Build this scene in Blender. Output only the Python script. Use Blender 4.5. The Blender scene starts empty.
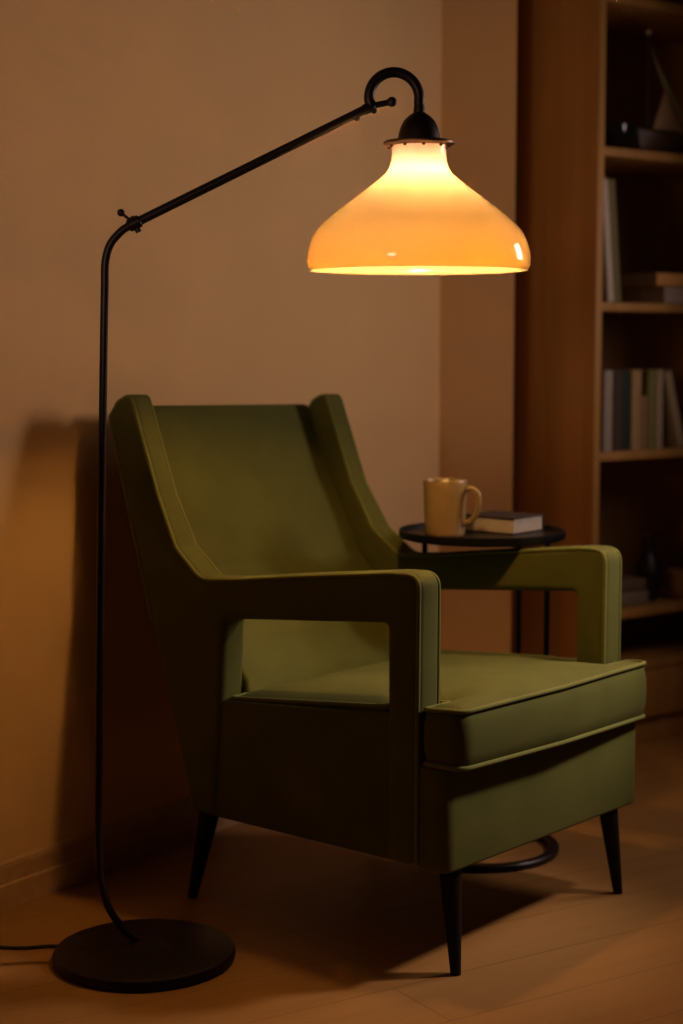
import bpy, bmesh, math, random
from mathutils import Vector, Matrix
from mathutils.geometry import delaunay_2d_cdt

random.seed(7)
scene = bpy.context.scene
COL = scene.collection
PI = math.pi

# ------------------------------------------------------------------ camera
cam_data = bpy.data.cameras.new('camera')
cam = bpy.data.objects.new('camera', cam_data)
COL.objects.link(cam)
cam.location = (0, 0, 1.05)
cam.rotation_euler = (math.radians(90 - 5.644), 0, 0)
cam_data.sensor_fit = 'VERTICAL'
cam_data.sensor_height = 36
cam_data.lens = 1700 / 1024 * 36
cam_data.dof.use_dof = True
cam_data.dof.focus_distance = 2.86
cam_data.dof.aperture_fstop = 2.2
scene.camera = cam

# ------------------------------------------------------------------ light
scene.view_settings.view_transform = 'Standard'
scene.view_settings.look = 'None'
scene.view_settings.exposure = 0
scene.view_settings.gamma = 1
scene.cycles.use_denoising = True
scene.cycles.max_bounces = 10
scene.cycles.transmission_bounces = 10
scene.cycles.sample_clamp_indirect = 60

BULB_COLOR = (1.0, 0.55, 0.20)
BULB_STRENGTH = 186
ROOM_POWER = 6.6
SIDE_POWER = 68
LEFT_POWER = 23
ROOM_COLOR = (1.0, 0.77, 0.72)
LEFT_COLOR = (1.0, 0.72, 0.60)

world = bpy.data.worlds.new('world')
scene.world = world
world.use_nodes = True
world.node_tree.nodes['Background'].inputs[0].default_value = (1.0, 0.75, 0.52, 1)
world.node_tree.nodes['Background'].inputs[1].default_value = 0.008

# a soft room light (window / second lamp) to the right of the chair, outside the frame
ld = bpy.data.lights.new('room_light', 'AREA')
ld.shape = 'RECTANGLE'
ld.size = 0.30
ld.size_y = 0.5
ld.energy = ROOM_POWER
ld.color = ROOM_COLOR
ld.spread = math.radians(150)
lo = bpy.data.objects.new('room_light', ld)
COL.objects.link(lo)
lo.location = (1.55, 3.60, 1.40)
lo.rotation_euler = (Vector((-0.5, 2.9, 1.0)) - lo.location).to_track_quat('-Z', 'Y').to_euler()


def spot(name, loc, aim, power, color, size, blend, radius):
    d = bpy.data.lights.new(name, 'SPOT')
    d.energy = power
    d.color = color
    d.spot_size = math.radians(size)
    d.spot_blend = blend
    d.shadow_soft_size = radius
    o = bpy.data.objects.new(name, d)
    COL.objects.link(o)
    o.location = loc
    o.rotation_euler = (Vector(aim) - Vector(loc)).to_track_quat('-Z', 'Y').to_euler()
    return o


# added, unseen spot to the right, brightening the seat, chair front and nearby floor
spot('side_fill_spot', (1.35, 3.00, 1.50), (0.36, 2.98, 0.46), SIDE_POWER, ROOM_COLOR, 39, 0.9, 0.08)
# added, unseen fill left of the camera; its cone edge spares everything low
el = math.radians(-9.2 + 75)
spot('left_fill_spot', (-0.80, 1.15, 1.25), (-0.80 + 0.16 * math.cos(el), 1.15 + 0.987 * math.cos(el), 1.25 + math.sin(el)), LEFT_POWER, LEFT_COLOR, 150, 0.03, 0.15)


# ------------------------------------------------------------------ materials
def new_mat(name):
    m = bpy.data.materials.new(name)
    m.use_nodes = True
    nt = m.node_tree
    return m, nt, nt.nodes['Principled BSDF']


def plain(name, col, rough=0.5, metal=0.0, noise=0.0, scale=30, spec=0.5, bump=0.0):
    m, nt, b = new_mat(name)
    b.inputs['Base Color'].default_value = (*col, 1)
    b.inputs['Roughness'].default_value = rough
    b.inputs['Metallic'].default_value = metal
    b.inputs['Specular IOR Level'].default_value = spec
    if noise or bump:
        tc = nt.nodes.new('ShaderNodeTexCoord')
        n = nt.nodes.new('ShaderNodeTexNoise')
        n.inputs['Scale'].default_value = scale
        n.inputs['Detail'].default_value = 5
        nt.links.new(tc.outputs['Object'], n.inputs['Vector'])
        if noise:
            r = nt.nodes.new('ShaderNodeValToRGB')
            r.color_ramp.elements[0].position = 0.3
            r.color_ramp.elements[1].position = 0.7
            r.color_ramp.elements[0].color = (*[c * (1 - noise) for c in col], 1)
            r.color_ramp.elements[1].color = (*[min(1, c * (1 + noise)) for c in col], 1)
            nt.links.new(n.outputs['Fac'], r.inputs['Fac'])
            nt.links.new(r.outputs['Color'], b.inputs['Base Color'])
        if bump:
            bp = nt.nodes.new('ShaderNodeBump')
            bp.inputs['Strength'].default_value = bump
            bp.inputs['Distance'].default_value = 0.002
            nt.links.new(n.outputs['Fac'], bp.inputs['Height'])
            nt.links.new(bp.outputs['Normal'], b.inputs['Normal'])
    return m


def fabric(name, col):
    m, nt, b = new_mat(name)
    tc = nt.nodes.new('ShaderNodeTexCoord')
    n = nt.nodes.new('ShaderNodeTexNoise')
    n.inputs['Scale'].default_value = 9
    n.inputs['Detail'].default_value = 4
    nt.links.new(tc.outputs['Object'], n.inputs['Vector'])
    r = nt.nodes.new('ShaderNodeValToRGB')
    r.color_ramp.elements[0].position = 0.3
    r.color_ramp.elements[1].position = 0.7
    r.color_ramp.elements[0].color = (*[c * 0.9 for c in col], 1)
    r.color_ramp.elements[1].color = (*[c * 1.1 for c in col], 1)
    nt.links.new(n.outputs['Fac'], r.inputs['Fac'])
    nt.links.new(r.outputs['Color'], b.inputs['Base Color'])
    b.inputs['Roughness'].default_value = 0.85
    b.inputs['Specular IOR Level'].default_value = 0.15
    b.inputs['Sheen Weight'].default_value = 0.06
    b.inputs['Sheen Roughness'].default_value = 0.5
    b.inputs['Sheen Tint'].default_value = (0.55, 0.6, 0.25, 1)
    w = nt.nodes.new('ShaderNodeTexNoise')
    w.inputs['Scale'].default_value = 420
    w.inputs['Detail'].default_value = 2
    nt.links.new(tc.outputs['Object'], w.inputs['Vector'])
    bp = nt.nodes.new('ShaderNodeBump')
    bp.inputs['Strength'].default_value = 0.12
    bp.inputs['Distance'].default_value = 0.001
    nt.links.new(w.outputs['Fac'], bp.inputs['Height'])
    nt.links.new(bp.outputs['Normal'], b.inputs['Normal'])
    return m


def wood(name, dark, light, rot=0.0, scale=(1.2, 22, 22), rough=0.45, axis='Object'):
    m, nt, b = new_mat(name)
    tc = nt.nodes.new('ShaderNodeTexCoord')
    mp = nt.nodes.new('ShaderNodeMapping')
    mp.inputs['Scale'].default_value = scale
    mp.inputs['Rotation'].default_value = (0, 0, rot)
    nt.links.new(tc.outputs['Object'], mp.inputs['Vector'])
    n = nt.nodes.new('ShaderNodeTexNoise')
    n.inputs['Scale'].default_value = 1.0
    n.inputs['Detail'].default_value = 6
    n.inputs['Distortion'].default_value = 0.6
    nt.links.new(mp.outputs['Vector'], n.inputs['Vector'])
    r = nt.nodes.new('ShaderNodeValToRGB')
    r.color_ramp.elements[0].position = 0.3
    r.color_ramp.elements[1].position = 0.72
    r.color_ramp.elements[0].color = (*dark, 1)
    r.color_ramp.elements[1].color = (*light, 1)
    nt.links.new(n.outputs['Fac'], r.inputs['Fac'])
    nt.links.new(r.outputs['Color'], b.inputs['Base Color'])
    b.inputs['Roughness'].default_value = rough
    return m


def plank_floor(name):
    m, nt, b = new_mat(name)
    tc = nt.nodes.new('ShaderNodeTexCoord')
    mp = nt.nodes.new('ShaderNodeMapping')
    mp.inputs['Rotation'].default_value = (0, 0, math.radians(-32))
    nt.links.new(tc.outputs['Object'], mp.inputs['Vector'])
    br = nt.nodes.new('ShaderNodeTexBrick')
    br.offset = 0.37
    br.inputs['Scale'].default_value = 1
    br.inputs['Brick Width'].default_value = 1.5
    br.inputs['Row Height'].default_value = 0.16
    br.inputs['Mortar Size'].default_value = 0.0012
    br.inputs['Mortar Smooth'].default_value = 0.3
    br.inputs['Color1'].default_value = (0.25, 0.25, 0.25, 1)
    br.inputs['Color2'].default_value = (0.75, 0.75, 0.75, 1)
    br.inputs['Mortar'].default_value = (0, 0, 0, 1)
    nt.links.new(mp.outputs['Vector'], br.inputs['Vector'])
    sc = nt.nodes.new('ShaderNodeMapping')
    sc.inputs['Scale'].default_value = (1.6, 26, 1)
    nt.links.new(mp.outputs['Vector'], sc.inputs['Vector'])
    n = nt.nodes.new('ShaderNodeTexNoise')
    n.inputs['Scale'].default_value = 1
    n.inputs['Detail'].default_value = 6
    n.inputs['Distortion'].default_value = 0.8
    nt.links.new(sc.outputs['Vector'], n.inputs['Vector'])
    mix = nt.nodes.new('ShaderNodeMix')
    mix.data_type = 'RGBA'
    mix.inputs['Factor'].default_value = 0.35
    nt.links.new(n.outputs['Color'], mix.inputs['A'])
    nt.links.new(br.outputs['Color'], mix.inputs['B'])
    r = nt.nodes.new('ShaderNodeValToRGB')
    r.color_ramp.elements[0].position = 0.25
    r.color_ramp.elements[1].position = 0.75
    r.color_ramp.elements[0].color = (0.29, 0.140, 0.034, 1)
    r.color_ramp.elements[1].color = (0.39, 0.193, 0.053, 1)
    nt.links.new(mix.outputs['Result'], r.inputs['Fac'])
    seam = nt.nodes.new('ShaderNodeMix')
    seam.data_type = 'RGBA'
    seam.inputs['B'].default_value = (0.19, 0.092, 0.028, 1)
    nt.links.new(br.outputs['Fac'], seam.inputs['Factor'])
    nt.links.new(r.outputs['Color'], seam.inputs['A'])
    nt.links.new(seam.outputs['Result'], b.inputs['Base Color'])
    b.inputs['Roughness'].default_value = 0.5
    b.inputs['Specular IOR Level'].default_value = 0.3
    bp = nt.nodes.new('ShaderNodeBump')
    bp.inputs['Strength'].default_value = 0.08
    bp.inputs['Distance'].default_value = 0.001
    nt.links.new(n.outputs['Fac'], bp.inputs['Height'])
    nt.links.new(bp.outputs['Normal'], b.inputs['Normal'])
    return m


def opal_glass(name):
    m = bpy.data.materials.new(name)
    m.use_nodes = True
    nt = m.node_tree
    nt.nodes.clear()
    out = nt.nodes.new('ShaderNodeOutputMaterial')
    # translucent colour ramp: amber at the rim, paler towards the neck
    tc = nt.nodes.new('ShaderNodeTexCoord')
    sx = nt.nodes.new('ShaderNodeSeparateXYZ')
    nt.links.new(tc.outputs['Generated'], sx.inputs['Vector'])
    rp = nt.nodes.new('ShaderNodeValToRGB')
    e = rp.color_ramp.elements
    e[0].position = 0.04
    e[0].color = (0.97, 0.73, 0.27, 1)
    e[1].position = 0.95
    e[1].color = (0.94, 0.86, 0.96, 1)
    mid = e.new(0.45)
    mid.color = (0.96, 0.82, 0.60, 1)
    nt.links.new(sx.outputs['Z'], rp.inputs['Fac'])
    tr = nt.nodes.new('ShaderNodeBsdfTranslucent')
    nt.links.new(rp.outputs['Color'], tr.inputs['Color'])
    df = nt.nodes.new('ShaderNodeBsdfDiffuse')
    df.inputs['Color'].default_value = (0.88, 0.80, 0.62, 1)
    m1 = nt.nodes.new('ShaderNodeMixShader')
    m1.inputs[0].default_value = 0.36
    nt.links.new(tr.outputs[0], m1.inputs[1])
    nt.links.new(df.outputs[0], m1.inputs[2])
    gl = nt.nodes.new('ShaderNodeBsdfGlossy')
    gl.inputs['Roughness'].default_value = 0.08
    fr = nt.nodes.new('ShaderNodeFresnel')
    fr.inputs['IOR'].default_value = 1.5
    m2 = nt.nodes.new('ShaderNodeMixShader')
    nt.links.new(fr.outputs[0], m2.inputs[0])
    nt.links.new(m1.outputs[0], m2.inputs[1])
    nt.links.new(gl.outputs[0], m2.inputs[2])
    nt.links.new(m2.outputs[0], out.inputs['Surface'])
    return m


M = {}
M['wall'] = plain('painted_wall', (0.80, 0.50, 0.22), 0.9, noise=0.03, scale=3, spec=0.2)
M['floor'] = plank_floor('oak_floor')
M['baseboard'] = wood('baseboard_wood', (0.50, 0.29, 0.13), (0.62, 0.37, 0.18), scale=(2, 30, 30), rough=0.5)
M['case'] = wood('bookcase_wood', (0.36, 0.172, 0.040), (0.52, 0.252, 0.060), scale=(18, 18, 0.9), rough=0.5)
M['fabric'] = fabric('olive_fabric', (0.100, 0.102, 0.019))
M['piping'] = fabric('olive_piping', (0.165, 0.168, 0.038))
M['leg'] = plain('dark_leg_wood', (0.008, 0.0045, 0.003), 0.6, noise=0.2, scale=40, spec=0.2)
M['bronze'] = plain('dark_bronze', (0.018, 0.008, 0.005), 0.45, 0.5, noise=0.25, scale=60)
M['bronze_rim'] = plain('worn_bronze', (0.10, 0.045, 0.02), 0.35, 0.8)
M['opal'] = opal_glass('opal_glass')
M['black_metal'] = plain('black_metal', (0.012, 0.010, 0.009), 0.4, 0.5)
M['cord'] = plain('black_cord', (0.01, 0.008, 0.007), 0.6)
M['mug'] = plain('glazed_stoneware', (0.37, 0.245, 0.10), 0.3, noise=0.06, scale=60)
M['paper'] = plain('paper', (0.55, 0.46, 0.36), 0.9, noise=0.1, scale=90)

bm_, nt_, b_ = new_mat('lamp_bulb')
b_.inputs['Base Color'].default_value = (0.8, 0.8, 0.8, 1)
b_.inputs['Emission Color'].default_value = (*BULB_COLOR, 1)
# an LED bulb: its domed end gives more light than its sides
tcb = nt_.nodes.new('ShaderNodeTexCoord')
sxb = nt_.nodes.new('ShaderNodeSeparateXYZ')
nt_.links.new(tcb.outputs['Generated'], sxb.inputs['Vector'])
mrb = nt_.nodes.new('ShaderNodeMapRange')
mrb.inputs['From Min'].default_value = 0.12
mrb.inputs['From Max'].default_value = 0.50
mrb.inputs['To Min'].default_value = BULB_STRENGTH * 1.9
mrb.inputs['To Max'].default_value = BULB_STRENGTH * 0.7
nt_.links.new(sxb.outputs['Z'], mrb.inputs['Value'])
nt_.links.new(mrb.outputs['Result'], b_.inputs['Emission Strength'])
M['bulb'] = bm_

_books = {}


def cloth_cover(col):
    if col not in _books:
        _books[col] = plain('book_cloth', col, 0.75, noise=0.12, scale=50)
    return _books[col]


# ------------------------------------------------------------------ mesh helpers
def link(name, bm, mat, parent=None, smooth=True, angle=38):
    me = bpy.data.meshes.new(name)
    bmesh.ops.remove_doubles(bm, verts=bm.verts, dist=1e-6)
    bmesh.ops.recalc_face_normals(bm, faces=bm.faces)
    bm.to_mesh(me)
    bm.free()
    me.materials.append(mat)
    if smooth:
        me.polygons.foreach_set('use_smooth', [True] * len(me.polygons))
        me.set_sharp_from_angle(angle=math.radians(angle))
    o = bpy.data.objects.new(name, me)
    COL.objects.link(o)
    if parent:
        o.parent = parent
    return o


def empty(name, loc=(0, 0, 0), rotz=0, parent=None):
    o = bpy.data.objects.new(name, None)
    COL.objects.link(o)
    o.empty_display_size = 0.1
    o.location = loc
    o.rotation_euler = (0, 0, rotz)
    if parent:
        o.parent = parent
    return o


def tag(o, label, cat, group=None):
    o['label'] = label
    o['category'] = cat
    if group:
        o['group'] = group
    return o


def fillet(pts, seg=6):
    """pts: (a, b, radius) closed polygon -> list of 2-D points with rounded corners."""
    out = []
    n = len(pts)
    for i in range(n):
        a, b, r = pts[i]
        P = Vector((a, b))
        A = Vector(pts[i - 1][:2])
        B = Vector(pts[(i + 1) % n][:2])
        if r <= 0:
            out.append(P)
            continue
        u = (A - P)
        v = (B - P)
        lu, lv = u.length, v.length
        u.normalize()
        v.normalize()
        ang = u.angle(v)
        if ang > PI - 0.02:
            out.append(P)
            continue
        t = min(r / math.tan(ang / 2), lu * 0.49, lv * 0.49)
        s, e = P + u * t, P + v * t
        for k in range(seg + 1):
            f = k / seg
            out.append(s * (1 - f) ** 2 + P * 2 * f * (1 - f) + e * f * f)
    return out


def area2(p):
    return sum(p[i - 1].x * p[i].y - p[i].x * p[i - 1].y for i in range(len(p)))


def inset(poly, d):
    n = len(poly)
    s = 1 if area2(poly) > 0 else -1
    out = []
    for i in range(n):
        a, p, b = poly[i - 1], poly[i], poly[(i + 1) % n]
        e1 = (p - a)
        e2 = (b - p)
        if e1.length < 1e-9:
            e1 = e2
        if e2.length < 1e-9:
            e2 = e1
        e1 = e1.normalized()
        e2 = e2.normalized()
        n1 = Vector((-e1.y, e1.x)) * s
        n2 = Vector((-e2.y, e2.x)) * s
        m = n1 + n2
        if m.length < 1e-6:
            m = n1.copy()
        m.normalize()
        k = max(0.5, m.dot(n1))
        out.append(p + m * (d / k))
    return out


def slab(bm, poly, h0, h1, r, fn, seg=4):
    """prism of a 2-D polygon between h0 and h1 with rounded rims; fn(a, b, h) -> point."""
    layers = []
    for k in range(seg + 1):
        t = k / seg * PI / 2
        layers.append((h0 + r * (1 - math.sin(t)), r * (1 - math.cos(t))))
    layers.reverse()
    lay = [(h0 + r * (1 - math.cos(k / seg * PI / 2)), r * (1 - math.sin(k / seg * PI / 2))) for k in range(seg + 1)]
    top = [(h1 - (h - h0), d) for h, d in reversed(lay)]
    rings = []
    for h, d in lay + top:
        pp = inset(poly, d) if d > 1e-9 else poly
        rings.append([bm.verts.new(fn(p.x, p.y, h)) for p in pp])
    n = len(poly)
    for A, B in zip(rings, rings[1:]):
        for i in range(n):
            j = (i + 1) % n
            bm.faces.new((A[i], A[j], B[j], B[i]))
    ends = inset(poly, r)
    cap(bm, rings[0], ends)
    cap(bm, rings[-1], ends)
    return bm


def cap(bm, ring, poly, grid=0.0, make=None):
    """fill a (possibly concave) outline; grid > 0 adds inner points that make(x, y) places."""
    n = len(poly)
    pts = [Vector((p.x, p.y)) for p in poly]
    if grid > 0:
        x0, x1 = min(p.x for p in pts), max(p.x for p in pts)
        y0, y1 = min(p.y for p in pts), max(p.y for p in pts)
        for i in range(1, int((x1 - x0) / grid) + 1):
            for j in range(1, int((y1 - y0) / grid) + 1):
                q = Vector((x0 + i * grid, y0 + j * grid))
                ins = False
                near = 9
                for k in range(n):
                    a, b = poly[k], poly[(k + 1) % n]
                    if (a.y > q.y) != (b.y > q.y) and q.x < (b.x - a.x) * (q.y - a.y) / (b.y - a.y) + a.x:
                        ins = not ins
                    near = min(near, (a - q).length)
                if ins and near > grid * 0.4:
                    pts.append(q)
    vs, _, fs, orig, _, _ = delaunay_2d_cdt(pts, [(i, (i + 1) % n) for i in range(n)], [], 1, 1e-7)
    made = []
    for v, o in zip(vs, orig):
        k = [i for i in o if i < n]
        if k:
            made.append(ring[k[0]])
        elif make:
            made.append(bm.verts.new(make(v.x, v.y)))
        else:
            made.append(None)
    for f in fs:
        q = [made[i] for i in f]
        if None in q or len(set(q)) < 3:
            continue
        try:
            bm.faces.new(q)
        except ValueError:
            pass


def tube(bm, pts, rad, seg=10, closed=False, caps=True):
    pts = [Vector(p) for p in pts]
    n = len(pts)
    if not isinstance(rad, (list, tuple)):
        rad = [rad] * n
    tang = []
    for i in range(n):
        if closed:
            t = pts[(i + 1) % n] - pts[i - 1]
        else:
            t = pts[min(i + 1, n - 1)] - pts[max(i - 1, 0)]
        tang.append(t.normalized())
    ref = Vector((0, 0, 1)) if abs(tang[0].z) < 0.9 else Vector((1, 0, 0))
    nrm = (ref - tang[0] * ref.dot(tang[0])).normalized()
    rings = []
    for i in range(n):
        nrm = (nrm - tang[i] * nrm.dot(tang[i])).normalized()
        bi = tang[i].cross(nrm)
        rings.append([bm.verts.new(pts[i] + (nrm * math.cos(2 * PI * k / seg) + bi * math.sin(2 * PI * k / seg)) * rad[i]) for k in range(seg)])
    rng = range(n) if closed else range(n - 1)
    for i in rng:
        A, B = rings[i], rings[(i + 1) % n]
        for k in range(seg):
            bm.faces.new((A[k], A[(k + 1) % seg], B[(k + 1) % seg], B[k]))
    if caps and not closed:
        bm.faces.new(list(reversed(rings[0])))
        bm.faces.new(rings[-1])
    return bm


def lathe(bm, prof, seg=48, center=(0, 0, 0), closed=False):
    """prof: list of (r, z); closed profile loops back on itself."""
    cx, cy, cz = center
    rings = []
    for r, z in prof:
        if r < 1e-6:
            rings.append([bm.verts.new((cx, cy, cz + z))])
        else:
            rings.append([bm.verts.new((cx + r * math.cos(2 * PI * k / seg), cy + r * math.sin(2 * PI * k / seg), cz + z)) for k in range(seg)])
    pairs = list(zip(rings, rings[1:]))
    if closed:
        pairs.append((rings[-1], rings[0]))
    for A, B in pairs:
        for k in range(seg):
            j = (k + 1) % seg
            if len(A) == 1 and len(B) == 1:
                continue
            if len(A) == 1:
                bm.faces.new((A[0], B[j], B[k]))
            elif len(B) == 1:
                bm.faces.new((A[k], A[j], B[0]))
            else:
                bm.faces.new((A[k], A[j], B[j], B[k]))
    return bm


def ball(bm, c, r, seg=16):
    bmesh.ops.create_uvsphere(bm, u_segments=seg, v_segments=seg // 2, radius=r, matrix=Matrix.Translation(c))
    return bm


def box(bm, x0, x1, y0, y1, z0, z1, bev=0.0):
    poly = [Vector((x0, y0)), Vector((x1, y0)), Vector((x1, y1)), Vector((x0, y1))]
    if bev > 0:
        slab(bm, poly, z0, z1, bev, lambda a, b, h: (a, b, h), 2)
    else:
        A = [bm.verts.new((p.x, p.y, z0)) for p in poly]
        B = [bm.verts.new((p.x, p.y, z1)) for p in poly]
        for i in range(4):
            j = (i + 1) % 4
            bm.faces.new((A[i], A[j], B[j], B[i]))
        bm.faces.new(list(reversed(A)))
        bm.faces.new(B)
    return bm


def smooth_path(ctrl, n=10):
    """Catmull-Rom through the control points."""
    c = [Vector(p) for p in ctrl]
    out = []
    for i in range(len(c) - 1):
        p0, p1, p2, p3 = c[max(i - 1, 0)], c[i], c[i + 1], c[min(i + 2, len(c) - 1)]
        for k in range(n):
            t = k / n
            out.append(0.5 * ((2 * p1) + (p2 - p0) * t + (2 * p0 - 5 * p1 + 4 * p2 - p3) * t * t + (3 * p1 - p0 - 3 * p2 + p3) * t ** 3))
    out.append(c[-1])
    return out


# ------------------------------------------------------------------ the room
def structure(name, bm, mat, smooth=False):
    o = link(name, bm, mat, smooth=smooth)
    o['kind'] = 'structure'
    return o


bm = bmesh.new()
box(bm, -3.2, 3.6, -0.8, 6.2, -0.05, 0.0)
structure('floor', bm, M['floor'])

CORNER = Vector((0.252, 4.375))
LD = Vector((math.cos(math.radians(55.34)), math.sin(math.radians(55.34))))   # along the left wall, away from the camera
LN = Vector((LD.y, -LD.x))                                                    # into the room
BD = Vector((math.cos(math.radians(38)), math.sin(math.radians(38))))
BN = Vector((BD.y, -BD.x))


def wall(name, a, b, n, z1, t=0.10, z0=0.0, mat='wall', depth0=0.0):
    m = bmesh.new()
    q = [a + n * depth0, b + n * depth0, b - n * t, a - n * t]
    A = [m.verts.new((p.x, p.y, z0)) for p in q]
    B = [m.verts.new((p.x, p.y, z1)) for p in q]
    for i in range(4):
        j = (i + 1) % 4
        m.faces.new((A[i], A[j], B[j], B[i]))
    m.faces.new(A)
    m.faces.new(B)
    return structure(name, m, M[mat])


wall('wall_left', CORNER - LD * 4.6, CORNER, LN, 2.7)
wall('wall_back', CORNER, CORNER + BD * 3.4, BN, 2.7)


# shallow pilaster between the left wall and the bookcase
PE = Vector((0.434, 4.303))
PG = CORNER + BD * 0.21
bm = bmesh.new()
A = [bm.verts.new((p.x, p.y, 0)) for p in (CORNER, PE, PG)]
B = [bm.verts.new((p.x, p.y, 2.7)) for p in (CORNER, PE, PG)]
for k in range(3):
    bm.faces.new((A[k], A[(k + 1) % 3], B[(k + 1) % 3], B[k]))
bm.faces.new(A)
bm.faces.new(B)
structure('wall_pilaster', bm, M['wall'])


def baseboard(name, a, b, n):
    d = (b - a).normalized()
    prof = [(0, 0), (0.016, 0), (0.016, 0.046), (0.0145, 0.048), (0.010, 0.049), (0.010, 0.078), (0.008, 0.086), (0.004, 0.090), (0, 0.090)]
    m = bmesh.new()
    A, B = [], []
    for t, z in prof:
        p = a + n * t
        q = b + n * t
        A.append(m.verts.new((p.x, p.y, z)))
        B.append(m.verts.new((q.x, q.y, z)))
    k = len(prof)
    for i in range(k):
        j = (i + 1) % k
        m.faces.new((A[i], A[j], B[j], B[i]))
    m.faces.new(A)
    m.faces.new(B)
    return structure(name, m, M['baseboard'])


baseboard('baseboard_left', CORNER - LD * 4.6, CORNER, LN)
PD = (PE - CORNER).normalized()
baseboard('baseboard_back', CORNER, PE, Vector((PD.y, -PD.x)))

# ------------------------------------------------------------------ armchair
chair = empty('armchair', (0.128, 3.162, 0), math.radians(50))
tag(chair, 'olive green upholstered wing armchair with open arms and dark tapered legs', 'armchair')
FM = M['fabric']

frame_ctrl = [
    (-0.262, 0.180, 0.020), (-0.203, 0.178, 0.018), (-0.180, 0.420, 0.0), (-0.173, 0.550, 0.016),
    (0.199, 0.582, 0.012), (0.200, 0.178, 0.018), (0.266, 0.178, 0.018), (0.268, 0.671, 0.030),
    (0.205, 0.669, 0.0), (0.0, 0.646, 0.0), (-0.150, 0.627, 0.0), (-0.232, 0.620, 0.050), (-0.300, 0.672, 0.03), (-0.355, 0.765, 0.03),
    (-0.428, 0.955, 0.030), (-0.466, 0.938, 0.02), (-0.492, 0.905, 0.016), (-0.366, 0.53, 0.0)]


def roll(p, q, z):
    """local chair point; the seat shell sits a touch lower on its far side."""
    return (p, -q, z - 0.02 * p)


def frame_pt(q, z, h):
    """h 0 (inner face) .. 1 (outer face), wings thinner and drawn in; sign in frame_side."""
    t = min(1, max(0, (z - 0.60) / 0.18))
    t = t * t * (3 - 2 * t)
    po = 0.322 + (0.307 - 0.322) * t
    pi = 0.261 + (0.258 - 0.261) * t
    return roll(frame_side * (pi + (po - pi) * h / 0.061), q, z)


frame_poly = fillet([(a, b, r) for a, b, r in frame_ctrl])
# stretch of the outline that carries piping: post foot, arm, wing, to the top of the wing
fr_only = fillet(frame_ctrl)


def pipe_path():
    n = len(fr_only)
    # start after the post foot, end at the wing's rear corner
    start = next(i for i in range(n) if fr_only[i].x > 0.24 and fr_only[i].y < 0.2)
    pts = [p for p in fr_only[start:]]
    ins = inset(fr_only, 0.004)
    return ins[start:]


for frame_side in (-1, 1):
    bm = bmesh.new()
    slab(bm, frame_poly, 0.0, 0.061, 0.014, frame_pt, 5)
    fr = link('side_frame', bm, FM, chair, angle=50)
    for hp in (0.003, 0.058):
        bm = bmesh.new()
        tube(bm, [frame_pt(p.x, p.y, hp) for p in pipe_path()], 0.0040, 8)
        link('piping', bm, M['piping'], fr, angle=80)

# backrest
back_ctrl = [(-0.268, 0.185, 0.018), (-0.16, 0.36, 0.03), (-0.172, 0.43, 0.0), (-0.218, 0.50, 0.04), (-0.335, 0.62, 0.05), (-0.420, 0.78, 0.05),
             (-0.478, 0.926, 0.018), (-0.515, 0.926, 0.016), (-0.372, 0.53, 0.0)]
bm = bmesh.new()
slab(bm, fillet(back_ctrl), -0.264, 0.264, 0.008, lambda a, b, h: roll(h, a, b), 4)
link('backrest', bm, FM, chair, angle=50)

# lower body with its closed side panels
bm = bmesh.new()
base_poly = fillet([(-0.300, 0.262, 0.0), (-0.300, -0.240, 0.02), (0.300, -0.240, 0.02), (0.300, 0.262, 0.0),
                    (0.322, 0.268, 0.0), (0.322, 0.308, 0.030), (-0.316, 0.322, 0.034), (-0.318, 0.268, 0.0)])
slab(bm, base_poly, 0.176, 0.352, 0.006, lambda a, b, h: roll(a, b, h), 3)
for s in (-1, 1):
    sp = [Vector((-0.215, 0.179)), Vector((0.215, 0.179)), Vector((0.215, 0.430)), Vector((-0.215, 0.398))]
    a0, a1 = (-0.315, -0.285) if s < 0 else (0.285, 0.315)
    slab(bm, sp, a0, a1, 0.005, lambda a, b, h: roll(h, a, b), 3)
base = link('seat_base', bm, FM, chair, angle=50)

# T-shaped seat cushion
TQ = [(-0.304, -0.172, 0.01), (0.304, -0.172, 0.01), (0.304, 0.190, 0.004), (0.240, 0.192, 0.004), (0.240, 0.276, 0.004),
      (0.333, 0.277, 0.012), (0.333, 0.316, 0.022), (0.0, 0.344, 0.0), (-0.318, 0.352, 0.026), (-0.318, 0.277, 0.012),
      (-0.240, 0.276, 0.004), (-0.240, 0.192, 0.004), (-0.304, 0.190, 0.004)]
cush_poly = fillet(TQ)


def cush(a, b, h):
    """h 0..1 between the bottom and top welts; the top tilts back and towards the far side."""
    t = min(1, max(0, (b + 0.172) / 0.5))
    zt = 0.410 + 0.041 * t - 0.024 * a * t
    zb = 0.352 - 0.040 * a * t
    return (a, -b, zb + (zt - zb) * h)


def dense(poly, step=0.02):
    out = []
    for i in range(len(poly)):
        a, b = poly[i], poly[(i + 1) % len(poly)]
        n = max(1, int((b - a).length / step))
        for k in range(n):
            out.append(a.lerp(b, k / n))
    return out


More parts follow.
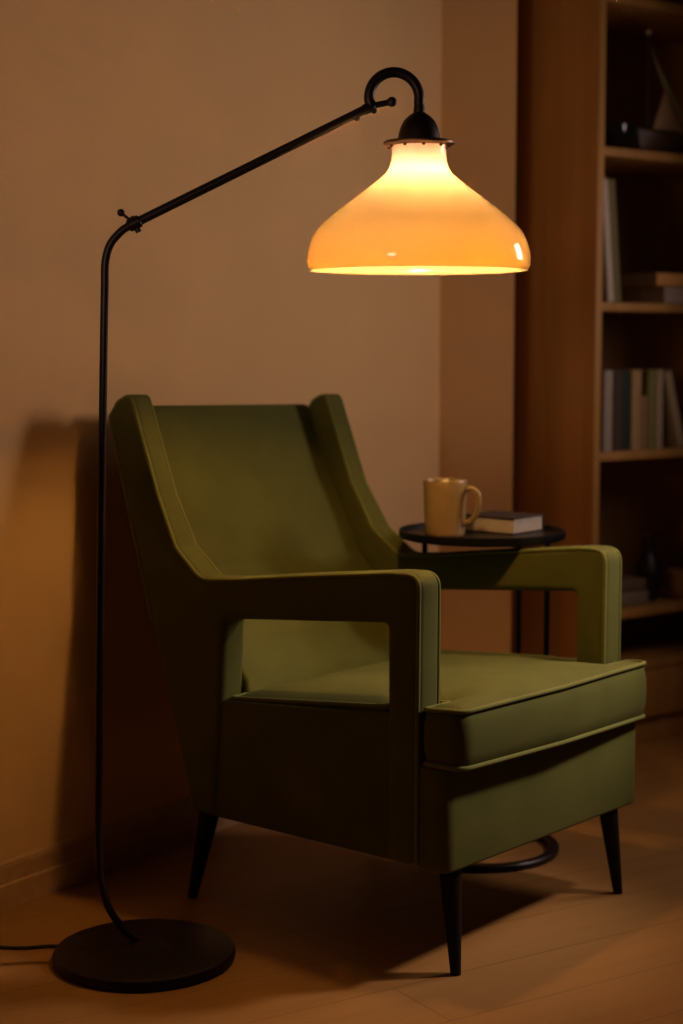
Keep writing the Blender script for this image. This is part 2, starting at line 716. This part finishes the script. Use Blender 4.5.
bm = bmesh.new()
dp = dense(cush_poly)
rings = []
for h, d in [(0.0, 0.002), (0.02, 0.0), (0.25, -0.005), (0.5, -0.0065), (0.75, -0.005), (0.98, 0.0), (1.0, 0.002)]:
    pp = []
    for p, q in zip(dp, inset(dp, d)):
        front = p.y > 0.28
        pp.append(q if (front or d >= 0) else p)
    rings.append([bm.verts.new(cush(p.x, p.y, h)) for p in pp])
n = len(dp)
for A, B in zip(rings, rings[1:]):
    for i in range(n):
        j = (i + 1) % n
        bm.faces.new((A[i], A[j], B[j], B[i]))
def rim_dist(p):
    best = 9
    for i in range(n):
        a, b = dp[i], dp[(i + 1) % n]
        ab = b - a
        t = 0 if ab.length_squared < 1e-12 else max(0, min(1, (p - a).dot(ab) / ab.length_squared))
        best = min(best, (a + ab * t - p).length)
    return best


def crown(x, y):
    c = cush(x, y, 1)
    return (c[0], c[1], c[2] + 0.024 * (1 - math.exp(-rim_dist(Vector((x, y))) / 0.05)))


cap(bm, rings[0], inset(dp, 0.002))
cap(bm, rings[-1], inset(dp, 0.002), 0.02, crown)
seat = link('seat_cushion', bm, FM, chair, angle=60)
for h in (0.0, 1.0):
    bm = bmesh.new()
    tube(bm, [cush(p.x, p.y, h) for p in inset(dp, -0.0015)], 0.0042, 8, closed=True)
    link('piping', bm, M['piping'], seat, angle=80)

for (t0, t1) in [((-0.264, 0.292), (-0.271, 0.310)), ((0.254, 0.282), (0.272, 0.298)), ((-0.270, -0.262), (-0.272, -0.310)), ((0.262, -0.262), (0.272, -0.310))]:
    bm = bmesh.new()
    pts = [(t0[0] + (t1[0] - t0[0]) * k / 6, -(t0[1] + (t1[1] - t0[1]) * k / 6), 0.180 * (1 - k / 6)) for k in range(7)]
    tube(bm, pts, [0.0195 - 0.0105 * k / 6 for k in range(7)], 16)
    for v in bm.verts:
        v.co.z = max(0.0, v.co.z) if v.co.z < 0.012 else v.co.z
    link('leg', bm, M['leg'], chair)

# ------------------------------------------------------------------ floor lamp
lamp = empty('floor_lamp', (-0.338, 2.827, 0), math.radians(6.3))
tag(lamp, 'dark bronze floor lamp with angled arm and glowing opal glass shade over the armchair', 'floor lamp')
BZ = M['bronze']


def L(x, z, y=0.0):
    k = 0.0188 * (x + 0.417) / 0.545
    return (x + 0.342, y, 1.05 + (z - 1.05) * (1 + max(0.0, k)))


bm = bmesh.new()
lathe(bm, [(0, 0), (0.150, 0), (0.155, 0.003), (0.156, 0.012), (0.153, 0.018), (0.145, 0.021), (0.06, 0.024), (0.035, 0.027), (0.016, 0.034), (0.0, 0.036)], 64)
link('base', bm, BZ, lamp)
bm = bmesh.new()
stem = smooth_path([L(-0.338, 0.028), L(-0.350, 0.034), L(-0.376, 0.055), L(-0.402, 0.095), L(-0.416, 0.150)], 8)
stem += [Vector(L(-0.417, 0.22)), Vector(L(-0.409, 0.60)), Vector(L(-0.397, 1.05))]
stem += smooth_path([L(-0.394, 1.150), L(-0.3925, 1.185), L(-0.384, 1.213), L(-0.366, 1.234), L(-0.352, 1.243)], 8)
tube(bm, stem, 0.0066, 14)
link('pole', bm, BZ, lamp, angle=80)
bm = bmesh.new()
a0, a1 = Vector(L(-0.356, 1.241)), Vector(L(0.046, 1.435))
tube(bm, [a0, a0.lerp(a1, 0.5), a1], 0.0075, 14)
link('arm', bm, BZ, lamp, angle=80)
ad = (a1 - a0).normalized()
au = Vector((-ad.z, 0, ad.x))
# hinge clamp with its little thumb knob
bm = bmesh.new()
tube(bm, [a0 + ad * 0.002, a0 + ad * 0.004, a0 + ad * 0.022, a0 + ad * 0.024], [0.0085, 0.0105, 0.0105, 0.0085], 16)
tube(bm, [a0 + ad * 0.013 - au * 0.016, a0 + ad * 0.013 + au * 0.012], 0.005, 10)
hinge = link('hinge', bm, BZ, lamp)
bm = bmesh.new()
kp = Vector(L(-0.366, 1.264))
tube(bm, [a0 + ad * 0.010 + au * 0.006, kp], 0.0025, 8)
ball(bm, kp, 0.0064)
link('knob', bm, BZ, hinge, angle=80)
# gooseneck ring at the end of the arm
LC = Vector((0.4280, 0.0, L(0.084, 1.449)[2]))
R0 = 0.042
bm = bmesh.new()
ctrl = [a1 - ad * 0.012, a1 + ad * 0.002]
arc = [LC + Vector((R0 * math.cos(t), 0, R0 * math.sin(t))) for t in [PI * 1.10 - (PI * 1.10 + 0.12) * k / 20 for k in range(21)]]
path = smooth_path(ctrl + arc[1:] + [Vector((0.4700, 0.0, L(0.1275, 1.430)[2]))], 3)
tube(bm, path, 0.0087, 14)
link('gooseneck', bm, BZ, lamp, angle=80)
bm = bmesh.new()
s0, s1 = Vector(L(0.046, 1.436)), Vector(L(0.082, 1.443))
tube(bm, [s0, s1], 0.0052, 10)
ball(bm, s1, 0.0085)
ball(bm, Vector(L(0.024, 1.4165)), 0.0050)
ball(bm, Vector(L(0.052, 1.429)), 0.0055)
link('stub', bm, BZ, lamp, angle=60)

SC = (0.4700, 0.0, 1.1722)     # shade axis, rim height
bm = bmesh.new()
lathe(bm, [(0.0, 0.273), (0.0085, 0.273), (0.0095, 0.267), (0.0095, 0.261), (0.012, 0.259), (0.018, 0.255), (0.026, 0.247), (0.031, 0.237),
           (0.0345, 0.225), (0.0355, 0.214), (0.0365, 0.211), (0.030, 0.209), (0.0, 0.209)], 48, SC)
link('socket_cup', bm, BZ, lamp)
bm = bmesh.new()
lathe(bm, [(0.030, 0.2130), (0.057, 0.2138), (0.0595, 0.2118), (0.0595, 0.2090), (0.055, 0.2065), (0.0495, 0.2055), (0.030, 0.2085)], 48, SC, closed=True)
for k in range(10):
    t = 2 * PI * (k + 0.5) / 10
    ball(bm, (SC[0] + 0.051 * math.cos(t), SC[1] + 0.051 * math.sin(t), SC[2] + 0.205), 0.0032, 10)
link('shade_holder', bm, M['bronze_rim'], lamp)

prof = [(0.0455, 0.211), (0.0455, 0.195), (0.0462, 0.185), (0.0485, 0.1745), (0.0530, 0.165), (0.0605, 0.1565), (0.0870, 0.1355), (0.1215, 0.110),
        (0.1500, 0.0876), (0.1710, 0.0670), (0.1820, 0.0460), (0.1872, 0.0240), (0.1866, 0.0090), (0.1842, 0.0030)]
pv = smooth_path([(r, z, 0) for r, z in prof], 3)
outer = [(p.x, p.y) for p in pv]
inner = []
for i, p in enumerate(pv):
    t = (pv[min(i + 1, len(pv) - 1)] - pv[max(i - 1, 0)]).normalized()
    q = p + Vector((t.y, -t.x, 0)) * 0.0040
    inner.append((q.x, q.y))
bm = bmesh.new()
lathe(bm, outer + [(0.1822, 0.0)] + list(reversed(inner)), 96, SC, closed=True)
shade = link('lamp_shade', bm, M['opal'], lamp, angle=80)
bm = bmesh.new()
lathe(bm, [(0.0, 0.0), (0.012, 0.002), (0.022, 0.010), (0.028, 0.024), (0.028, 0.034), (0.024, 0.048), (0.0165, 0.062), (0.013, 0.072), (0.0, 0.074)], 24,
      (SC[0], SC[1], SC[2] + 0.096))
bulb = link('bulb', bm, M['bulb'], lamp, angle=80)
bm = bmesh.new()
lathe(bm, [(0.0, 0.134), (0.014, 0.134), (0.015, 0.140), (0.017, 0.150), (0.017, 0.212), (0.0, 0.212)], 24, SC)
link('bulb_socket', bm, M['bronze'], lamp)

bm = bmesh.new()
tube(bm, smooth_path([(-0.492, 2.872, 0.006), (-0.515, 2.880, 0.0035), (-0.560, 2.872, 0.0032), (-0.62, 2.876, 0.0032), (-0.70, 2.862, 0.0032)], 8), 0.0031, 8)
for v in bm.verts:
    v.co = Matrix.Rotation(math.radians(-6.3), 3, 'Z') @ (v.co - Vector((-0.338, 2.827, 0)))
link('power_cord', bm, M['cord'], lamp, angle=80)

# ------------------------------------------------------------------ side table
TX, TY, TR, TZ = 0.288, 3.465, 0.170, 0.6655
table = empty('side_table', (TX, TY, 0))
tag(table, 'small round black metal side table behind the armchair with ring foot', 'side table')
BK = M['black_metal']
bm = bmesh.new()
lathe(bm, [(0.0, 0.654), (0.160, 0.654), (0.168, 0.656), (0.1705, 0.660), (0.1705, TZ + 0.006), (0.169, TZ + 0.007), (0.1675, TZ + 0.006),
           (0.1665, 0.664), (0.160, 0.6620), (0.0, 0.6620)], 64)
link('tabletop', bm, BK, table)
bm = bmesh.new()
lathe(bm, [(0.145, 0.0), (0.163, 0.0), (0.165, 0.004), (0.165, 0.012), (0.162, 0.015), (0.146, 0.015), (0.143, 0.012), (0.143, 0.004)], 64, closed=True)
link('ring_foot', bm, BK, table)
for ang in (137, 22, 54):
    t = math.radians(ang)
    p = Vector((0.153 * math.cos(t), 0.153 * math.sin(t), 0))
    bm = bmesh.new()
    tube(bm, [p + Vector((0, 0, 0.012)), p + Vector((0, 0, 0.656))], 0.0062, 12)
    link('leg', bm, BK, table)

# mug
MZ = 0.6622
mug = empty('mug', (0.2095, 3.425, MZ))
tag(mug, 'cream glazed mug standing on the round side table beside a book', 'mug')
bm = bmesh.new()
lathe(bm, [(0.0, 0.0), (0.036, 0.0), (0.039, 0.003), (0.0405, 0.010), (0.0425, 0.05), (0.0445, 0.106), (0.0448, 0.113), (0.0435, 0.1155), (0.0415, 0.114),
           (0.0405, 0.100), (0.0385, 0.05), (0.036, 0.010), (0.030, 0.006), (0.0, 0.006)], 48)
body = link('body', bm, M['mug'], mug, angle=60)
bm = bmesh.new()
hd = Vector((math.cos(math.radians(-22)), math.sin(math.radians(-22)), 0))
hp = [hd * 0.0410 + Vector((0, 0, 0.096)), hd * 0.055 + Vector((0, 0, 0.099)), hd * 0.068 + Vector((0, 0, 0.090)), hd * 0.0715 + Vector((0, 0, 0.070)),
      hd * 0.066 + Vector((0, 0, 0.048)), hd * 0.054 + Vector((0, 0, 0.033)), hd * 0.0395 + Vector((0, 0, 0.028))]
tube(bm, smooth_path(hp, 6), 0.0062, 12)
link('handle', bm, M['mug'], mug, angle=80)


# ------------------------------------------------------------------ books
def make_book(t, h, d, cover_col, page_mat=None):
    """upright book: thickness t on x, depth d on y (spine at y=0), height h on z."""
    root = empty('book')
    cv = cloth_cover(cover_col)
    c = 0.0022
    bm = bmesh.new()
    poly = fillet([(-t / 2, d, 0), (-t / 2, 0.0, min(t * 0.35, 0.006)), (t / 2, 0.0, min(t * 0.35, 0.006)), (t / 2, d, 0), (t / 2 - c, d, 0),
                   (t / 2 - c, c * 1.6, 0), (-t / 2 + c, c * 1.6, 0), (-t / 2 + c, d, 0)], 3)
    slab(bm, poly, 0.0, h, 0.0004, lambda a, b, z: (a, b, z), 1)
    link('cover', bm, cv, root)
    bm = bmesh.new()
    box(bm, -t / 2 + c, t / 2 - c, c * 1.6, d - 0.004, 0.003, h - 0.003)
    link('pages', bm, page_mat or M['paper'], root, smooth=False)
    return root


# the book lying on the side table, spine away from the camera
tb = make_book(0.034, 0.125, 0.118, (0.035, 0.018, 0.012))
e_h = Vector((0.620, 0.7846, 0)).normalized()
e_d = Vector((-e_h.y, e_h.x, 0))
m = Matrix((Vector((0, 0, -1)), -e_h, e_d)).transposed().to_4x4()
tb.matrix_world = Matrix.Translation(Vector((0.352, 3.449, MZ + 0.0172)) + e_h * 0.118) @ m
tag(tb, 'dark covered hardback book lying flat on the side table beside the mug', 'book')

# ------------------------------------------------------------------ bookcase
CX, CY = 0.633, 4.260
CR = math.radians(38)
case = empty('bookcase', (CX, CY, 0), CR)
tag(case, 'tall brown wooden bookcase standing against the back wall', 'bookcase')
DEP, WID, PT, TOP = 0.320, 0.86, 0.022, 2.12
CM = M['case']


def part(name, x0, x1, y0, y1, z0, z1, mat=None, bev=0.0012, parent=None):
    bm = bmesh.new()
    box(bm, x0, x1, y0, y1, z0, z1, bev)
    return link(name, bm, mat or CM, parent or case, angle=30)


part('side_panel', 0, PT, 0, DEP, 0, TOP)
part('side_panel', WID - PT, WID, 0, DEP, 0, TOP)
part('back_panel', PT, WID - PT, DEP - 0.010, DEP - 0.001, 0.05, TOP - PT)
part('top_panel', PT, WID - PT, 0, DEP - 0.010, TOP - PT, TOP)
for zt in (1.912, 1.537, 1.154, 0.777, 0.366, 0.222):
    part('shelf', PT, WID - PT, 0.002, DEP - 0.010, zt - 0.022, zt)
d1 = part('drawer_front', PT + 0.002, WID - PT - 0.002, 0.0, 0.018, 0.075, 0.197)
bm = bmesh.new()
ball(bm, (WID / 2, -0.012, 0.136), 0.011)
tube(bm, [(WID / 2, -0.01, 0.136), (WID / 2, 0.001, 0.136)], 0.005, 10)
link('knob', bm, M['black_metal'], d1)
part('plinth', PT, WID - PT, 0.020, 0.040, 0.0, 0.073)


def place(o, x, y, z, lean=0.0, yaw=0.0):
    """put an upright book on a shelf of the bookcase (case-local x, y, z of its foot)."""
    base = Matrix.Translation((CX, CY, 0)) @ Matrix.Rotation(CR, 4, 'Z')
    o.matrix_world = base @ Matrix.Translation((x, y, z)) @ Matrix.Rotation(yaw, 4, 'Z') @ Matrix.Rotation(lean, 4, 'Y')


G2, G3, G4 = 'books on the second shelf down', 'upright books on the third shelf down', 'books lying on the lowest open shelf'
S2, S3, S4, S1 = 1.1545, 0.7775, 0.3665, 1.5375
ln = math.radians(-5.7)
b1 = make_book(0.024, 0.305, 0.21, (0.52, 0.42, 0.32))
place(b1, 0.0675, 0.010, S2 + 0.0013, ln)
tag(b1, 'tall pale book leaning on the left panel, second shelf down', 'book', G2)
b2 = make_book(0.030, 0.305, 0.20, (0.16, 0.13, 0.04))
place(b2, 0.0970, 0.016, S2 + 0.0015, ln)
tag(b2, 'tall dark olive book leaning against the tall pale book', 'book', G2)


def lay(o, x, y, z, t, yaw=0.0):
    """lay a book flat: its foot end at case-local x, spine towards the room."""
    base = Matrix.Translation((CX, CY, 0)) @ Matrix.Rotation(CR, 4, 'Z')
    o.matrix_world = base @ Matrix.Translation((x, y, z + t / 2)) @ Matrix.Rotation(yaw, 4, 'Z') @ Matrix.Rotation(PI / 2, 4, 'Y')


o = make_book(0.044, 0.22, 0.20, (0.40, 0.30, 0.22))
lay(o, 0.270, 0.015, S2, 0.044)
tag(o, 'thick pale book lying flat under an orange-brown book, second shelf down', 'book', G2)
o = make_book(0.034, 0.26, 0.21, (0.70, 0.32, 0.08))
lay(o, 0.232, 0.008, S2 + 0.0445, 0.034)
tag(o, 'orange-brown book lying flat on top of a thick pale book', 'book', G2)

spec = [
    (0.076, 0.034, 0.206, (0.36, 0.29, 0.22), 0, 'pale taupe book, leftmost of the upright row on the third shelf'),
    (0.112, 0.034, 0.206, (0.060, 0.035, 0.022), 0, 'dark brown book right of the taupe one, third shelf'),
    (0.145, 0.030, 0.202, (0.015, 0.030, 0.022), 0, 'nearly black green book left of the tan one, third shelf'),
    (0.180, 0.036, 0.206, (0.42, 0.25, 0.11), 0, 'tan orange book in the middle of the upright row, third shelf'),
    (0.214, 0.028, 0.138, (0.30, 0.16, 0.07), 0, 'short brown book beside the tan orange one, third shelf'),
    (0.242, 0.026, 0.206, (0.22, 0.20, 0.05), 0, 'olive green book right of the short brown one, third shelf'),
    (0.269, 0.026, 0.206, (0.40, 0.30, 0.18), 0, 'light tan upright book that the leaning book rests on, third shelf')]
for x, t, h, c, l, lab in spec:
    o = make_book(t, h, 0.15, c)
    place(o, x, 0.02 + random.uniform(0, 0.008), S3, l)
    tag(o, lab, 'book', G3)
o = make_book(0.028, 0.206, 0.15, (0.40, 0.29, 0.17))
la = math.radians(-17)
place(o, 0.3605, 0.022, S3 + 0.0042, la)
tag(o, 'tan book slanting at the right end of the third shelf row', 'book', G3)

o = make_book(0.036, 0.20, 0.15, (0.24, 0.18, 0.11))
lay(o, 0.058, 0.04, S4, 0.036)
tag(o, 'tan book at the bottom of the small pile on the lowest open shelf', 'book', G4)
o = make_book(0.032, 0.195, 0.145, (0.16, 0.10, 0.06))
lay(o, 0.058, 0.045, S4 + 0.0365, 0.032)
tag(o, 'brown book on top of the small pile on the lowest open shelf', 'book', G4)


def on_case(x, y, z):
    return (Matrix.Translation((CX, CY, 0)) @ Matrix.Rotation(CR, 4, 'Z')) @ Vector((x, y, z))


# dark vase and small amber pot on the lowest open shelf
bm = bmesh.new()
lathe(bm, [(0, 0), (0.026, 0), (0.034, 0.01), (0.040, 0.05), (0.036, 0.09), (0.022, 0.12), (0.017, 0.14), (0.017, 0.165), (0.021, 0.175), (0.017, 0.174), (0.013, 0.16), (0.013, 0.13), (0.0, 0.12)], 32)
o = link('vase', bm, plain('dark_glaze', (0.012, 0.009, 0.008), 0.3))
o.location = on_case(0.308, 0.09, S4)
tag(o, 'dark slender vase beside the book pile on the lowest open shelf', 'vase')
bm = bmesh.new()
lathe(bm, [(0, 0), (0.024, 0), (0.032, 0.012), (0.036, 0.04), (0.034, 0.075), (0.030, 0.078), (0.029, 0.07), (0.0, 0.02)], 32)
o = link('pot', bm, plain('amber_glaze', (0.35, 0.17, 0.05), 0.4))
o.location = on_case(0.398, 0.06, S4)
tag(o, 'small amber pot right of the dark vase on the lowest open shelf', 'pot')

# top shelf: dark bowl, sail-shaped ornament
bm = bmesh.new()
lathe(bm, [(0, 0), (0.026, 0), (0.030, 0.006), (0.048, 0.022), (0.060, 0.048), (0.062, 0.064), (0.058, 0.064), (0.054, 0.048), (0.040, 0.022), (0.0, 0.012)], 40)
o = link('bowl', bm, plain('black_glaze', (0.010, 0.009, 0.008), 0.12))
o.location = on_case(0.142, 0.085, S1)
tag(o, 'small glossy black bowl on the top shelf at its left end', 'bowl')

orn = empty('boat_ornament', on_case(0.356, 0.10, S1), CR)
tag(orn, 'model sailboat ornament with pale triangular sails on the top shelf', 'ornament')
bm = bmesh.new()
NS = 14
rings = []
for i in range(NS + 1):
    u = -1 + 2 * i / NS
    w = max(0.0, (1 - abs(u) ** 2.2)) * 0.030 + 0.002
    x = u * 0.105
    zt = 0.058 + 0.012 * u * u
    rings.append([bm.verts.new((x, -w, zt)), bm.verts.new((x * 0.93, -w * 0.7, 0.030)), bm.verts.new((x * 0.8, -w * 0.12, 0.010)),
                  bm.verts.new((x * 0.8, w * 0.12, 0.010)), bm.verts.new((x * 0.93, w * 0.7, 0.030)), bm.verts.new((x, w, zt))])
for A, B in zip(rings, rings[1:]):
    for k in range(6):
        bm.faces.new((A[k], A[(k + 1) % 6], B[(k + 1) % 6], B[k]))
bm.faces.new(rings[0])
bm.faces.new(rings[-1])
box(bm, -0.035, 0.035, -0.018, 0.018, 0.0, 0.014)
link('hull', bm, plain('hull_wood', (0.13, 0.065, 0.03), 0.4), orn)
bm = bmesh.new()
tube(bm, [(-0.066, 0, 0.05), (-0.068, 0, 0.316)], [0.0042, 0.0028], 10)
link('mast', bm, plain('mast_wood', (0.05, 0.03, 0.02), 0.4), orn)
bm = bmesh.new()
ball(bm, (-0.068, 0, 0.318), 0.0075, 12)
link('tip_highlight', bm, plain('tip_highlight_paint', (0.55, 0.45, 0.36), 0.3), orn, angle=80)  # pale ball paints in the highlight at the mast tip


def sail(pts, y, bul, mat):
    bm = bmesh.new()
    N = 8
    a, b, c = [Vector(p) for p in pts]
    for off in (0.0, 0.0018):
        g = {}
        for i in range(N + 1):
            for j in range(N + 1 - i):
                u, v = i / N, j / N
                p = a * (1 - u - v) + b * u + c * v
                k = 27 * u * v * (1 - u - v)
                g[i, j] = bm.verts.new((p.x, y - bul * k + off, p.y))
        for i in range(N):
            for j in range(N - i):
                bm.faces.new((g[i, j], g[i + 1, j], g[i, j + 1]))
                if i + j < N - 1:
                    bm.faces.new((g[i + 1, j], g[i + 1, j + 1], g[i, j + 1]))
    bmesh.ops.remove_doubles(bm, verts=bm.verts, dist=1e-5)
    return link('sail', bm, mat, orn, angle=70)


sail([(-0.062, 0.285), (0.105, 0.070), (0.010, 0.155)], 0.0, 0.006, plain('olive_sail', (0.42, 0.38, 0.18), 0.9))
sail([(-0.012, 0.178), (0.060, 0.072), (-0.058, 0.072)], -0.012, 0.008, plain('peach_sail', (0.75, 0.45, 0.25), 0.9))
